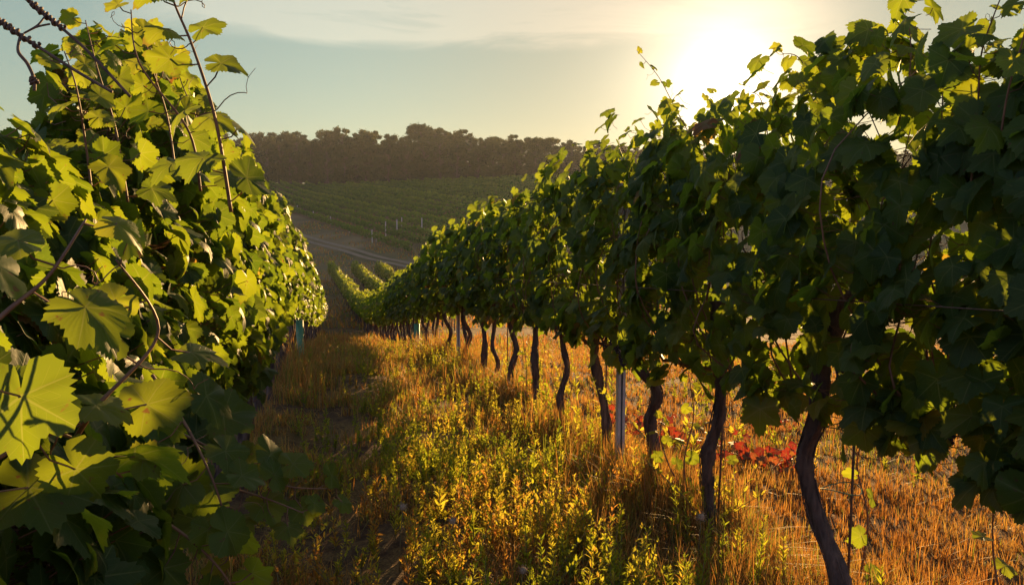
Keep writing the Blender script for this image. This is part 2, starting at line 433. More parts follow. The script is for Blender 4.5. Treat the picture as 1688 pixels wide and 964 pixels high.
# ------------------------------------------------------------------ leaves
def leaf_outline(n, q, teeth):
    """polar outline of a vine leaf about the petiole point; angle 0 points to the tip"""
    ph = np.linspace(-180, 180, n, endpoint=False) + 180.0 / n
    ka = np.array([0, 26, 54, 82, 110, 140, 165, 180]); kr = np.array([1.0, .78, .93, .73, .80, .72, .58, .10])
    kr = kr * (1 + q.normal(0, .045, len(kr)))
    a = np.abs(ph)
    i = np.clip(np.searchsorted(ka, a, side='right') - 1, 0, len(ka) - 2)
    f = (a - ka[i]) / (ka[i + 1] - ka[i]); f = f * f * (3 - 2 * f)
    r = kr[i] * (1 - f) + kr[i + 1] * f
    if teeth: r = r * (1 + 0.042 * np.where(np.arange(n) % 2 == 0, 1, -1) + q.normal(0, .03, n))
    p = np.radians(ph)
    return np.stack([np.sin(p) * r, np.cos(p) * r], 1)


def leaf_template(n, rings, seed, teeth=True):
    q = np.random.default_rng(seed)
    o = leaf_outline(n, q, teeth)
    levels = [1.0] if rings == 1 else [0.5, 1.0]
    pts = np.concatenate([[[0, 0]]] + [o * l for l in levels])
    r = np.hypot(pts[:, 0], pts[:, 1]); ph = np.arctan2(pts[:, 0], pts[:, 1])
    cup = q.uniform(-.08, .36); fold = q.uniform(.0, .20); wav = q.uniform(.03, .10); p3 = q.uniform(0, 6.28); curl = q.uniform(0, .35)
    z = -cup * r ** 2 + fold * np.sqrt(pts[:, 0] ** 2 + .02) - curl * np.maximum(pts[:, 1], 0) ** 2 + wav * r * np.sin(3 * ph + p3) + .035 * r * np.cos(5 * ph * 1.0 + p3 * 2) + .03 * r * r * np.sin(9 * ph + p3)
    V = np.c_[pts, z]
    F3 = [(0, 1 + k, 1 + (k + 1) % n) for k in range(n)]; F4 = []
    if rings == 2:
        F4 = [(1 + k, 1 + n + k, 1 + n + (k + 1) % n, 1 + (k + 1) % n) for k in range(n)]
    fl = [np.array(F3)[:, ::-1]]                     # normals +Z
    if F4: fl.append(np.array(F4)[:, ::-1])
    return V, fl, pts * 1.0


LEAF = {'hi': [leaf_template(72, 2, s) for s in range(10)], 'mid': [leaf_template(20, 1, 50 + s) for s in range(8)], 'low': [leaf_template(8, 1, 90 + s, False) for s in range(6)]}


def orient(nrm, tip):
    """rotation matrices with local Z = nrm and local Y = tip made square to it"""
    nrm = nrm / np.linalg.norm(nrm, axis=1)[:, None]
    t = tip - nrm * np.sum(tip * nrm, 1)[:, None]; t /= np.linalg.norm(t, axis=1)[:, None] + 1e-9
    x = np.cross(t, nrm)
    return np.stack([x, t, nrm], -1)


def put_leaves(mb, lod, pos, nrm, tip, size, rnd, q):
    Rm = orient(nrm, tip); T = LEAF[lod]; which = q.integers(0, len(T), len(pos))
    for k, (V, fl, uv) in enumerate(T):
        s = np.where(which == k)[0]
        if not len(s): continue
        W_ = np.einsum('nij,vj->nvi', Rm[s], V) * size[s][:, None, None] + pos[s][:, None, :]
        nv = len(V); offs = (np.arange(len(s)) * nv)[:, None, None]
        mb.add(W_.reshape(-1, 3), [(f[None] + offs).reshape(-1, f.shape[1]) for f in fl], np.repeat(rnd[s], nv), np.tile(uv, (len(s), 1)))


def sticks(mb, A, B, r, sag=0.15):
    """thin three-sided stalks from A to B"""
    n = len(A)
    if not n: return
    D = B - A; L = np.linalg.norm(D, axis=1)[:, None] + 1e-9
    up = np.tile([[0.3, 0.2, 0.93]], (n, 1)); s1 = np.cross(D, up); s1 /= np.linalg.norm(s1, axis=1)[:, None] + 1e-9
    s2 = np.cross(D / L, s1)
    Mid = (A + B) / 2 + s2 * L * sag
    V = []
    for P in (A, Mid, B):
        for th in (0, 2.094, 4.189): V.append(P + r * (math.cos(th) * s1 + math.sin(th) * s2))
    V = np.stack(V, 1)
    F = np.array([(a * 3 + k, a * 3 + (k + 1) % 3, a * 3 + 3 + (k + 1) % 3, a * 3 + 3 + k) for a in (0, 1) for k in range(3)])
    mb.add(V.reshape(-1, 3), (F[None] + (np.arange(n) * 9)[:, None, None]).reshape(-1, 4))


def unit(v): return v / (np.linalg.norm(v, axis=-1, keepdims=True) + 1e-9)


def canopy(fol, can, lod, q, n, zb, zt, slope=0.0, half=0.53, thick=0.30, rscale=1.0, size=(0.052, 0.092), keep=None, phase=0.0, hole_at=-0.33, taper=0.25, sunward=0.0):
    """leaf wall of one vine in its own frame: x across the row, y along it, z up"""
    y = q.uniform(-half, half, n)
    u = q.uniform(0, 1, n)
    top = zt + 0.11 * vnoise(y * 3.1 + phase * 7, np.zeros(n) + phase, 11) * 2 + 0.10 * vnoise(y * 9 + phase * 7, np.zeros(n), 12) * 2
    bot = zb + 0.12 * vnoise(y * 4.1 + phase * 5, np.zeros(n) + phase, 13) * 2
    z = bot + (top - bot) * u ** 0.92
    th = thick * (0.55 + 0.63 * np.sin(np.clip(u, 0, 1) * math.pi * 0.9 + 0.25)) * (1.12 - taper * u ** 1.5) * (1 + 0.5 * vnoise(y * 3.7 + phase * 9, z * 3.1 + phase, 14))
    side = np.where(q.uniform(0, 1, n) < 0.5, -1.0, 1.0)
    x = side * th * q.uniform(0.05, 1, n) ** 0.45
    hole = vnoise(y * 4.5 + phase * 11, z * 4.5 + phase * 3, 15)
    ok = (hole > hole_at) | (q.uniform(0, 1, n) < 0.3)
    y, u, z, th, side, x = (a[ok] for a in (y, u, z, th, side, x)); n = len(y)
    pos = np.stack([x, y, z + slope * y], 1)
    elev = q.normal(0.50, 0.38, n) + 0.5 * np.maximum(u - 0.8, 0) * 3
    yaw = q.normal(sunward, 0.6 + .4 * sunward, n)
    nr = np.stack([side * np.cos(yaw) * np.cos(elev), np.sin(yaw) * np.cos(elev), np.sin(elev)], 1)
    roll = q.normal(0, 0.55, n)
    tip = np.stack([side * 0.35 + 0 * roll, np.sin(roll), -np.cos(roll)], 1)
    sz = q.uniform(size[0], size[1], n) * (1.06 - 0.3 * np.maximum(u - 0.75, 0) * 2) * rscale
    sz *= np.where(q.uniform(0, 1, n) < 0.16, 0.6, 1.0)
    rnd = np.clip(q.beta(2.2, 2.6, n) * 0.8 + -.04 * sunward + 0.22 * np.maximum(u - 0.55, 0), 0, 0.93)
    if lod == 'low': rnd = np.clip(rnd + .22, 0, .93)  # far leaves coloured brighter, painting in the sunlit look of the valley rows
    odd = q.uniform(0, 1, n); rnd = np.where(odd < 0.012, q.uniform(0.94, 1.0, n), rnd)
    if keep is not None:
        k = keep(pos); pos, nr, tip, sz, rnd = pos[k], nr[k], tip[k], sz[k], rnd[k]
    put_leaves(fol, lod, pos, nr, tip, sz, rnd, q)
    if can is not None and lod != 'low':
        inner = pos * np.array([0.45, 1, 1]) + np.stack([0 * sz, q.normal(0, .03, len(sz)), -q.uniform(0.0, 0.07, len(sz))], 1)
        d_ = inner - pos; L = np.linalg.norm(d_, axis=1)[:, None]
        inner = pos + d_ / (L + 1e-9) * np.clip(L, 0.05, 0.13)
        sticks(can, inner, pos, 0.0014 if lod == 'hi' else 0.002)


def shoot(fol, can, lod, q, P, n_leaf, s0=0.085, s1=0.03, r0=0.0035, tend=True, face=None):
    """one long shoot: a cane along P with alternate leaves getting smaller towards its tip"""
    C = spline(P, 26)
    can.add(*tube(C, np.linspace(r0, r0 * 0.35, 26), 5))
    t = np.linspace(0.06, 0.985, n_leaf); i = (t * 25).astype(int)
    base = C[i]; T = unit(np.gradient(C, axis=0))[i]
    sgn = np.where(np.arange(n_leaf) % 2 == 0, 1.0, -1.0)
    sidev = unit(np.cross(T, np.array([0.35, -0.9, 0.2])))
    pd = unit(sidev * sgn[:, None] + T * 0.5 + q.normal(0, .3, (n_leaf, 3)))
    sz = s0 * (1 - t) + s1 * t
    tipp = base + pd * (sz * 1.05)[:, None]
    sticks(can, base, tipp, 0.0014)
    f = np.array([0.1, -0.5, 0.75]) if face is None else np.array(face)
    nr = unit(f + q.normal(0, .38, (n_leaf, 3)))
    tip = unit(pd + np.array([0, 0, -0.7]) + q.normal(0, .25, (n_leaf, 3)))
    put_leaves(fol, lod, tipp, nr, tip, sz, np.clip(0.42 + 0.38 * t + q.normal(0, .12, n_leaf), 0, .93), q)
    if tend:
        for k in range(3, n_leaf, 3):
            p0 = base[k]; dv = unit(-pd[k] + T[k] * 0.8); L = q.uniform(0.05, 0.12)
            a = np.linspace(0, 1, 12); crv = p0 + dv * (L * a)[:, None] + np.stack([0.014 * a * np.sin(a * 9 + k), 0 * a, 0.014 * a * np.cos(a * 9 + k) - 0.014 * a], 1)
            can.add(*tube(crv, np.linspace(0.0011, 0.0005, 12), 4))
    return C


def canes(can, q, zb, zt, slope, half=0.5, n=7, out=0.0):
    """cordon and upright shoots inside the leaf wall"""
    yy = np.linspace(-half, half, 12)
    can.add(*tube(np.stack([q.normal(0, .008, 12), yy, zb + 0.03 + slope * yy + q.normal(0, .008, 12)], 1), np.full(12, 0.011), 6, lump=.15))
    for k in range(n):
        y0 = q.uniform(-half, half); ln = q.uniform(0.6, 0.86) * (zt - zb)
        P = [(0, y0, zb + slope * y0)]
        ox = out * q.uniform(.6, 1.2) if k % 2 else 0.0
        for j in range(1, 5): P.append((ox * math.sin(j * .75) + q.normal(0, .05), P[-1][1] + q.normal(0, .04), zb + slope * y0 + ln * j / 4))
        can.add(*tube(spline(P, 14), np.linspace(0.0048, 0.0018, 14), 5))


def trunk_mb(P, r0, r1, seed, sides=18, n=70, head=0.0):
    C = spline(P, n); t = np.linspace(0, 1, n)
    r = r0 * (1 - t) + r1 * t + 0.30 * r0 * np.exp(-t * 14) + head * np.exp(-((t - 0.93) / 0.09) ** 2)
    r = r * (1 + 0.10 * np.sin(t * 17 + seed) + 0.07 * np.sin(t * 41 + seed * 2))
    m = MB().add(*tube(C, r, sides, lump=0.30, seed=seed, twist=0.045))
    q = np.random.default_rng(seed + 5)
    for k in range(22 if n > 30 else 0):                  # loose bark strips
        a = q.uniform(0, 6.28); i0 = q.integers(2, n - 26); ln = q.integers(10, 24); s = []
        for i in range(i0, i0 + ln):
            s.append(C[i] + np.array([math.cos(a), math.sin(a), 0]) * (r[i] * 1.04 + 0.007 * math.sin((i - i0) / ln * 3.1)))
            a += 0.04
        m.add(*tube(np.array(s), q.uniform(.0015, .004), 4))
    return m


_ico = None
def berry(q, c, r):
    th = np.linspace(0, math.pi, 5)[1:-1]; ph = np.arange(7) * 2 * math.pi / 7
    V = [c + np.array([0, 0, r])] + [c + r * np.array([math.sin(a) * math.cos(p), math.sin(a) * math.sin(p), math.cos(a)]) for a in th for p in ph] + [c - np.array([0, 0, r])]
    F3 = [(0, 1 + k, 1 + (k + 1) % 7) for k in range(7)] + [(22, 15 + (k + 1) % 7, 15 + k) for k in range(7)]
    F4 = [(1 + a * 7 + k, 8 + a * 7 + k, 8 + a * 7 + (k + 1) % 7, 1 + a * 7 + (k + 1) % 7) for a in (0, 1) for k in range(7)]
    return np.array(V), [np.array(F3), np.array(F4)]


def cluster_mesh(name, mat, seed, L=0.15, br=0.0085):
    q = np.random.default_rng(seed); m = MB()
    for k in range(62):
        t = (k + .5) / 62; rr = 0.040 * (1 - t) ** 0.6 * (0.5 + 0.5 * min(1, t * 8)) + 0.004
        a = k * 2.4 + q.normal(0, .3)
        m.add(*berry(q, np.array([rr * math.cos(a), rr * math.sin(a), -L * t]) + q.normal(0, .003, 3), br * q.uniform(.85, 1.1)))
    m.add(*tube([(0, 0, 0.05), (0.004, 0, 0.02), (0, 0, -L * .8)], 0.0018, 4))
    return m.mesh(name, mat)


CL_DARK = [cluster_mesh('grape_cluster', M['grape'], s) for s in (1, 2, 3)]
CL_GREEN = [cluster_mesh('grape_cluster', M['green_grape'], s, br=0.0095) for s in (4, 5)]


def add_cluster(parent, me, loc, rz, sc=1.0):
    o = bpy.data.objects.new('grape_cluster', me); COL.objects.link(o); o.parent = parent
    o.location = loc; o.rotation_euler = (0.12, 0.1, rz); o.scale = (sc, sc, sc)


# ------------------------------------------------------------------ the two near rows, vine by vine
def slope_at(x0, d):
    x1, x2 = float(rowx(x0, d - .5)), float(rowx(x0, d + .5))
    return (float(ground([x2], [d + .5], False)[0]) - float(ground([x1], [d - .5], False)[0])) / math.hypot(1, x2 - x1)


def row_rot(d): return math.atan(ROWK + 0.0014 * max(d - 38, 0))


# (d, label, lower canopy, upper canopy, leaves, trunk points in the vine frame (x, y, z), radii)
RIGHT = [
    (2.12, 'grapevine at the right edge, its dark leaves and grapes hanging over the orange grass', 0.80, 1.92, 860, None),
    (3.10, 'grapevine with a thick bent trunk tied to a thin rod by green twine', 0.78, 2.20, 760, [(0.0, -0.02, -0.05), (-0.02, -0.06, 0.16), (-0.06, 0.06, 0.40), (-0.10, 0.08, 0.60), (-0.09, 0.02, 0.78), (-0.07, 0.03, 0.98), (0, 0, 1.25)]),
    (4.14, 'grapevine with a straight thick trunk directly left of the red creeper', 0.82, 2.20, 680, [(0.02, -0.02, -0.05), (0.0, 0.05, 0.2), (-0.03, 0.0, 0.42), (0.0, -0.05, 0.65), (0.02, -0.02, 0.9), (0, 0, 1.2)]),
    (5.00, 'grapevine with a curved trunk just right of the grey metal post', 0.80, 2.24, 650, [(0.0, 0.0, -0.05), (0.03, -0.02, 0.2), (0.0, -0.03, 0.45), (0.02, -0.07, 0.62), (-0.07, 0.05, 0.8), (-0.03, 0.0, 1.15)]),
    (5.88, 'grapevine with a slim leaning trunk just left of the grey metal post', 0.82, 2.18, 620, [(0.03, -0.05, -0.05), (0.03, -0.03, 0.2), (0.0, 0.0, 0.5), (-0.05, 0.03, 0.8), (0, 0, 1.15)]),
    (6.85, 'grapevine with a very thin crooked trunk in the row with the metal post', 0.83, 2.12, 600, [(0.03, -0.03, -0.05), (-0.04, -0.02, 0.25), (0.02, 0.0, 0.5), (-0.02, 0.02, 0.8), (0, 0, 1.15)]),
    (7.80, 'grapevine on the lit grass two vines beyond the slim leaning trunk', 0.85, 2.05, 560, None),
    (8.75, 'grapevine with weeds round its foot, third beyond the slim leaning trunk', 0.84, 2.05, 540, None),
]
LEFT = [
    (0.90, 'grapevine at the left edge with largest leaves and a tall shoot beside rusty wire', 0.66, 1.38, 800),
    (1.85, 'grapevine with a low leafy shoot hanging out over the bare path', 0.56, 1.62, 900),
    (2.80, 'sunlit grapevine behind the one with the low hanging shoot', 0.68, 1.99, 900),
    (3.75, 'sunlit grapevine two beyond the one with the low hanging shoot', 0.72, 2.14, 860),
    (4.70, 'sunlit grapevine in the middle of the bright left leaf wall', 0.70, 2.08, 780),
    (5.65, 'sunlit grapevine a little past the middle of the bright left leaf wall', 0.72, 2.12, 740),
    (6.60, 'sunlit grapevine with a dark trunk two vines before the green tube of the left row', 0.78, 2.14, 600),
    (7.55, 'sunlit grapevine with dry grass at its foot late in the left leaf wall', 0.88, 2.12, 460),
    (8.50, 'sunlit grapevine with a leaning dark trunk showing above the dry grass', 0.88, 2.12, 460),
]


def near_vine(x0, d, label, zb, zt, n, tr, seed, group, camside, shoots=(), dark=True, n_cl=4, thick=0.30, hole=-0.33, rs=1.0, taper=0.25, sunward=0.0):
    q = np.random.default_rng(seed)
    X = float(rowx(x0, d)); Z = gz(X, d); sl = slope_at(x0, d)
    root = empty('grapevine', (X, d, Z - 0.02), row_rot(d)); tag(root, label, 'grapevine', group)
    c_, s_ = math.cos(row_rot(d)), math.sin(row_rot(d))
    def world(p): return np.stack([X + c_ * p[:, 0] - s_ * p[:, 1], d + s_ * p[:, 0] + c_ * p[:, 1], Z + p[:, 2]], 1)
    def local(p): p = np.asarray(p, float) - np.array([X, d, Z]); return np.stack([c_ * p[:, 0] + s_ * p[:, 1], -s_ * p[:, 0] + c_ * p[:, 1], p[:, 2]], 1)
    def keep(p):
        w = world(p); return (np.linalg.norm(w - np.array([0, 0, EYE]), axis=1) > 0.95) & (w[:, 1] > -1.2)
    lod = 'hi'
    fol, can = MB(), MB()
    canopy(fol, can, lod, q, n, zb, zt, sl, 0.52, thick, rs, keep=keep, phase=seed * 0.37, hole_at=hole, taper=taper, sunward=sunward)
    canes(can, q, zb, zt, sl, n=9 if camside < 0 else 6, out=camside * .28 if camside < 0 else 0.0)
    for pts, nl, s0, face in shoots:
        shoot(fol, can, lod, q, local(pts), nl, s0, 0.03, face=face if face is not None else None)
    if tr is None:
        tr = [(q.normal(0, .03), q.normal(0, .03), -0.05)] + [(q.normal(0, .025), q.normal(0, .03), z) for z in (.25, .5, .75)] + [(0, 0, 1.12)]
    thin = 'very thin' in label
    trunk_mb(tr, 0.022 if thin else q.uniform(.028, .034), 0.016 if thin else 0.026, seed, head=0.0 if thin else 0.014).build('trunk', M['bark'], root)
    fol.build('foliage', M['vine_leaf'], root); can.build('canes', M['cane'], root)
    for k in range(n_cl):
        add_cluster(root, (CL_DARK if dark else CL_GREEN)[k % (3 if dark else 2)], (camside * q.uniform(.02, .16), q.uniform(-.42, .42), zb + q.uniform(.06, .24)), q.uniform(0, 6), q.uniform(.7, .95))
    return root


for i, (d, lab, zb, zt, n, tr) in enumerate(RIGHT):
    sh = []
    if i == 0: sh = [([at(1600, 300, 2.3), at(1612, 180, 2.28), at(1618, 80, 2.25), at(1640, 10, 2.2), at(1665, -50, 2.2)], 9, .075, None),
                     ([at(1640, 300, 2.2), at(1660, 150, 2.15), at(1690, 40, 2.1), at(1700, -40, 2.1)], 7, .08, None)]
    if i == 1: sh = [([at(1440, 260, 3.1), at(1360, 170, 3.2), at(1320, 90, 3.3), at(1290, 80, 3.3)], 7, .08, None),
                     ([at(1480, 200, 2.9), at(1500, 110, 2.85), at(1500, 40, 2.85), at(1490, 15, 2.85)], 8, .085, None)]
    if i == 2: sh = [([at(1230, 260, 4.2), at(1215, 200, 4.2), at(1190, 165, 4.2), at(1165, 150, 4.2)], 8, .06, None),
                     ([at(1270, 260, 4.0), at(1262, 190, 4.0), at(1250, 150, 4.0), at(1222, 145, 4.0)], 8, .06, None)]
    if i == 3: sh = [([at(1150, 240, 4.9), at(1112, 170, 4.9), at(1085, 120, 4.9), at(1050, 78, 4.9)], 9, .045, None)]
    near_vine(RX, d, lab, zb, zt, n, tr, 100 + i, 'vines of the shaded right row', -1, sh, n_cl=4 if i == 0 else 2, thick=0.26, hole=-0.30 if i == 0 else -0.085)
for i, (d, lab, zb, zt, n) in enumerate(LEFT, 1):
    sh = []
    if i == 1: sh = [([at(380, 330, 1.45), at(355, 180, 1.42), at(318, 60, 1.4), at(285, -20, 1.38), at(270, -90, 1.36)], 13, .05, None),
                     ([at(120, 700, 1.0), at(160, 640, .98), at(260, 520, 1.05), at(190, 400, 1.0)], 7, .07, (.5, -.45, .6))]
    if i == 1: sh += [([at(-80, 560, .8), at(10, 480, .84), at(80, 420, .86), at(140, 330, .9)], 5, .072, (.45, -.5, .7)),
                     ([at(-60, 760, .85), at(40, 700, .9), at(110, 690, .95), at(200, 760, 1.0)], 6, .07, (.45, -.5, .7))]
    if i == 2: sh = [([at(280, 690, 1.75), at(380, 740, 1.72), at(470, 785, 1.75), at(560, 790, 1.8)], 9, .085, (.3, -.6, .7)),
                     ([at(330, 780, 1.75), at(420, 800, 1.72), at(500, 830, 1.72)], 6, .08, (.3, -.7, .6)),
                     ([at(200, 800, 1.4), at(300, 860, 1.38), at(370, 930, 1.38), at(400, 1000, 1.4)], 8, .072, (.4, -.7, .5)),
                     ([at(250, 600, 1.5), at(310, 690, 1.45), at(360, 800, 1.42), at(380, 900, 1.45)], 9, .072, (.4, -.7, .5)),
                     ([at(210, 320, 2.2), at(190, 200, 2.2), at(160, 100, 2.15), at(140, 20, 2.15)], 12, .062, (.4, -.6, .5)),
                     ([at(150, 300, 2.0), at(140, 220, 2.0), at(125, 130, 1.95), at(105, 70, 1.95)], 11, .060, (.4, -.6, .5)),
                     ([at(290, 280, 2.5), at(275, 180, 2.5), at(250, 100, 2.45), at(235, 30, 2.45)], 12, .066, (.4, -.6, .5)),
                     ([at(340, 260, 2.9), at(325, 190, 2.9), at(300, 130, 2.9), at(285, 80, 2.9)], 10, .066, (.4, -.6, .5)),
                     ([at(330, 300, 1.9), at(310, 200, 1.85), at(230, 90, 1.8), at(215, 0, 1.8)], 8, .065, None)]
    near_vine(LX, d, lab, zb, zt, int(n * 1.55), None, 200 + i, 'vines of the sunlit left row', 1, sh, dark=i not in (0, 1), n_cl=4, rs=0.76, thick=0.28, taper=0.6, sunward=0.38)


def variant(kind, k):
    """one shared vine for the middle distance or the far end of the rows"""
    q = np.random.default_rng(400 + k + (50 if kind == 'low' else 0))
    root = empty('grapevine', (0, 0, -50)); fol, can = MB(), MB()
    sl = -0.13 if kind == 'mid' else -0.10
    zb, zt = 0.84, 2.02 + 0.09 * q.uniform(-1, 1)
    if kind == 'mid': canopy(fol, can, 'mid', q, 540, zb, zt, sl, 0.54, 0.30, 1.0, phase=k * 1.7)
    else: canopy(fol, None, 'low', q, 300, zb, zt, sl, 0.56, 0.32, 1.35, phase=k * 1.7)
    tr = [(q.normal(0, .05), q.normal(0, .07), -0.08)] + [(q.normal(0, .04), q.normal(0, .06), z) for z in (.25, .5, .75)] + [(0, 0, 1.12)]
    trunk_mb(tr, q.uniform(.026, .038), q.uniform(.022, .030), 600 + k, 9, 26).build('trunk', M['bark'], root)
    fol.build('foliage', M['vine_leaf'], root)
    if kind == 'mid': canes(can, q, zb, zt, sl, n=4); can.build('canes', M['cane'], root)
    return root


VAR = {'mid': [variant('mid', k) for k in range(7)], 'low': [variant('low', k) for k in range(6)]}
used = set()
q = np.random.default_rng(5)


def place(kind, x0, d, label, group):
    k = int(q.integers(0, len(VAR[kind]))); src = VAR[kind][k]
    x = float(rowx(x0, d)); d = d + float(q.uniform(-.14, .14)); x = float(rowx(x0, d)); loc = (x + q.normal(0, .04), d, gz(x, d) - 0.02)
    rz = row_rot(d)
    if (kind, k) not in used:
        used.add((kind, k)); o = src; o.location = loc; o.rotation_euler = (0, 0, rz)
    else: o = copy_tree(src, loc, rz, q.uniform(.96, 1.05))
    tag(o, label, 'grapevine', group)


def along(x0, d0, d1, rlabel, llabel, split, group):
    d = d0
    while d < d1:
        place('mid' if d < 24 else 'low', x0, d, rlabel if d < split else llabel, group if d < split else group + ', far part')
        d += 0.94


along(RX, 9.7, 89, 'smaller grapevine farther down the shaded right row, trunk rising from lit weeds', 'tiny far grapevine at the lower end of the right row, only its leafy top showing', 19, 'vines farther down the right row')
along(LX, 9.45, 89, 'smaller sunlit grapevine at the far end of the left row', 'tiny far grapevine of the left row down in the valley', 19, 'vines farther down the left row')
along(4.35, 44, 89, 'x', 'tiny far grapevine with a sunlit top in the second row in the valley', 0, 'vines of the second valley row')
along(6.80, 46, 89, 'x', 'tiny far grapevine with a sunlit top in the third row in the valley', 0, 'vines of the third valley row')
for kind in VAR:
    for k, v in enumerate(VAR[kind]):
        if (kind, k) not in used:
            for ch in list(v.children): bpy.data.objects.remove(ch)
            bpy.data.objects.remove(v)

# ------------------------------------------------------------------ trellis: posts, rods, wires, guards
def metal_post(d, x0, label, h=2.05):
    x = float(rowx(x0, d)); root = empty('trellis_post', (x, d, gz(x, d)), row_rot(d)); tag(root, label, 'post', 'metal trellis posts')
    w, t_, dp = 0.052, 0.004, 0.036
    m = MB()
    for cx, cy, sx, sy in ((0, 0, w, t_), (-w / 2 + t_ / 2, -dp / 2 - .001, t_, dp), (w / 2 - t_ / 2, -dp / 2 - .001, t_, dp), (-w / 2 + .011, -dp - .003, .018, t_), (w / 2 - .011, -dp - .003, .018, t_)):
        m.add(*box(cx, cy, h / 2 - .2, sx, sy, h + .4 - abs(cx) * .02))
    m.build('profile', M['galvanised'], root, False)
    for k in range(9):
        V, F = tube([(w / 2 + .001, -.018, .30 + k * .2), (w / 2 + .012, -.018, .295 + k * .2), (w / 2 + .014, -.018, .325 + k * .2)], .0025, 5)
        MB().add(V, F).build('wire_hook', M['galvanised'], root)
    return root


metal_post(5.46, RX - .02, 'grey galvanised metal trellis post standing between two trunks of the right row')
metal_post(12.6, RX, 'grey metal trellis post half hidden by leaves farther down the right row')


def rod(px, d, dx, label, h=1.25, tilt=0.0, knots=(0.45, 0.75)):
    x = float(rowx(RX, d)) + dx; z = gz(x, d)
    root = empty('support_rod', (x, d, z)); tag(root, label, 'support rod', 'thin rods beside trunks')
    MB().add(*tube([(0, 0, -.1), (tilt * .5, 0, h / 2), (tilt, 0, h)], 0.0055, 6)).build('shaft', M['rod'], root)
    for k in knots:
        a = np.linspace(0, 2 * math.pi, 15)
        P = np.stack([-dx / 2 + tilt * k / h + (abs(dx) / 2 + .035) * np.cos(a), 0.06 * np.sin(a), k + .010 * np.sin(a * 2)], 1)
        MB().add(*tube(P, 0.0022, 4)).build('twine_tie', M['twine'], root)


rod(0, 3.16, 0.085, 'thin rusty rod tied beside the thick bent trunk with green twine', knots=(.46, .70))
rod(0, 4.20, 0.055, 'thin rusty rod leaning along the straight thick trunk', tilt=.03, knots=(.55, .8))
rod(0, 5.06, 0.06, 'thin rod close behind the curved trunk', knots=(.5,))
rod(0, 5.95, 0.05, 'thin rod beside the slim leaning trunk', knots=(.7,))
rod(0, 9.2, 0.03, 'lone thin rod standing in the weeds under the right row', knots=())

for x0, side in ((RX, 'right'), (LX, 'left')):
    for h, nm in ((0.90, 'lowest'), (1.32, 'lower'), (1.68, 'upper'), (1.98, 'top')):
        if x0 == LX and nm != 'upper': continue
        dd = np.arange(-0.6 if x0 == LX else 1.0, 40, 0.6) if not (x0 == LX and h > 1.9) else np.arange(1.6, 40, .6)
        xs = rowx(x0, dd) + (-.31 if h == 1.32 and x0 == RX else .03); zs = ground(xs, dd, False) + h
        w = MB().add(*tube(np.stack([xs, dd, zs], 1), 0.0022, 5)).build('trellis_wire', M['rusty_wire'])
        tag(w, f'{nm} thin steel wire strung through the leaves of the {side} row', 'wire', 'trellis wires')

# rusty loose wires at the upper left
def twisted(P, r, turns, n=110, r2=0.0032):
    C = spline(P, n); T = unit(np.gradient(C, axis=0)); s1 = unit(np.cross(T, np.array([0.2, 1, 0.1]))); s2 = np.cross(T, s1)
    a = np.linspace(0, turns * 2 * math.pi, n)[:, None]; w = r2 * (1 + .5 * np.sin(np.linspace(0, 40, n)))[:, None]
    return C + (np.cos(a) * s1 + np.sin(a) * s2) * w


D_ = 1.18
wr = empty('loose_wire', at(75, 80, D_)); tag(wr, 'rusty twisted wire with a hooked tail sticking out at the upper left', 'wire', 'rusty loose wires')
def wl(L, o): return np.array([at(*p) for p in L]) - np.array(o.location)
MB().add(*tube(wl([(-30, 15, D_), (0, 35, D_), (30, 55, D_), (75, 85, D_), (130, 120, D_), (185, 150, D_)], wr) if False else spline(wl([(-30, 15, D_), (0, 35, D_), (30, 55, D_), (75, 85, D_), (130, 120, D_), (185, 152, D_)], wr), 30), 0.0022, 6)).build('strand', M['rusty_wire'], wr)
MB().add(*tube(twisted(wl([(-30, 15, D_), (0, 35, D_), (25, 52, D_), (62, 76, D_)], wr), .002, 13), 0.0022, 5)).build('winding', M['rusty_wire'], wr)
MB().add(*tube(spline(wl([(33, 62, D_), (30, 85, D_ - .02), (45, 105, D_ - .02), (56, 130, D_ - .02), (57, 150, D_ - .02)], wr), 24), 0.0022, 6)).add(*tube(twisted(wl([(53, 128, D_ - .02), (57, 138, D_ - .02)], wr), .002, 3, 24, .004), .0018, 5)).build('hook', M['rusty_wire'], wr)
wr2 = empty('loose_wire', at(90, 35, D_ + .08)); tag(wr2, 'rusty wire with many knots above the hooked one at the upper left', 'wire', 'rusty loose wires')
D2 = D_ + .08
MB().add(*tube(spline(wl([(30, -30, D2), (50, 4, D2), (75, 25, D2), (100, 45, D2), (150, 90, D2), (215, 160, D2)], wr2), 40), 0.0022, 6)).build('strand', M['rusty_wire'], wr2)
MB().add(*tube(twisted(wl([(36, -15, D2), (55, 8, D2), (78, 27, D2), (104, 47, D2)], wr2), .002, 14), 0.0022, 5)).build('winding', M['rusty_wire'], wr2)
MB().add(*tube(spline(wl([(76, 25, D2), (62, 42, D2 - .02), (40, 55, D2 - .02), (60, 45, D2 - .04), (82, 40, D2 - .02)], wr2), 30), 0.0015, 5)).build('curl', M['rusty_wire'], wr2)


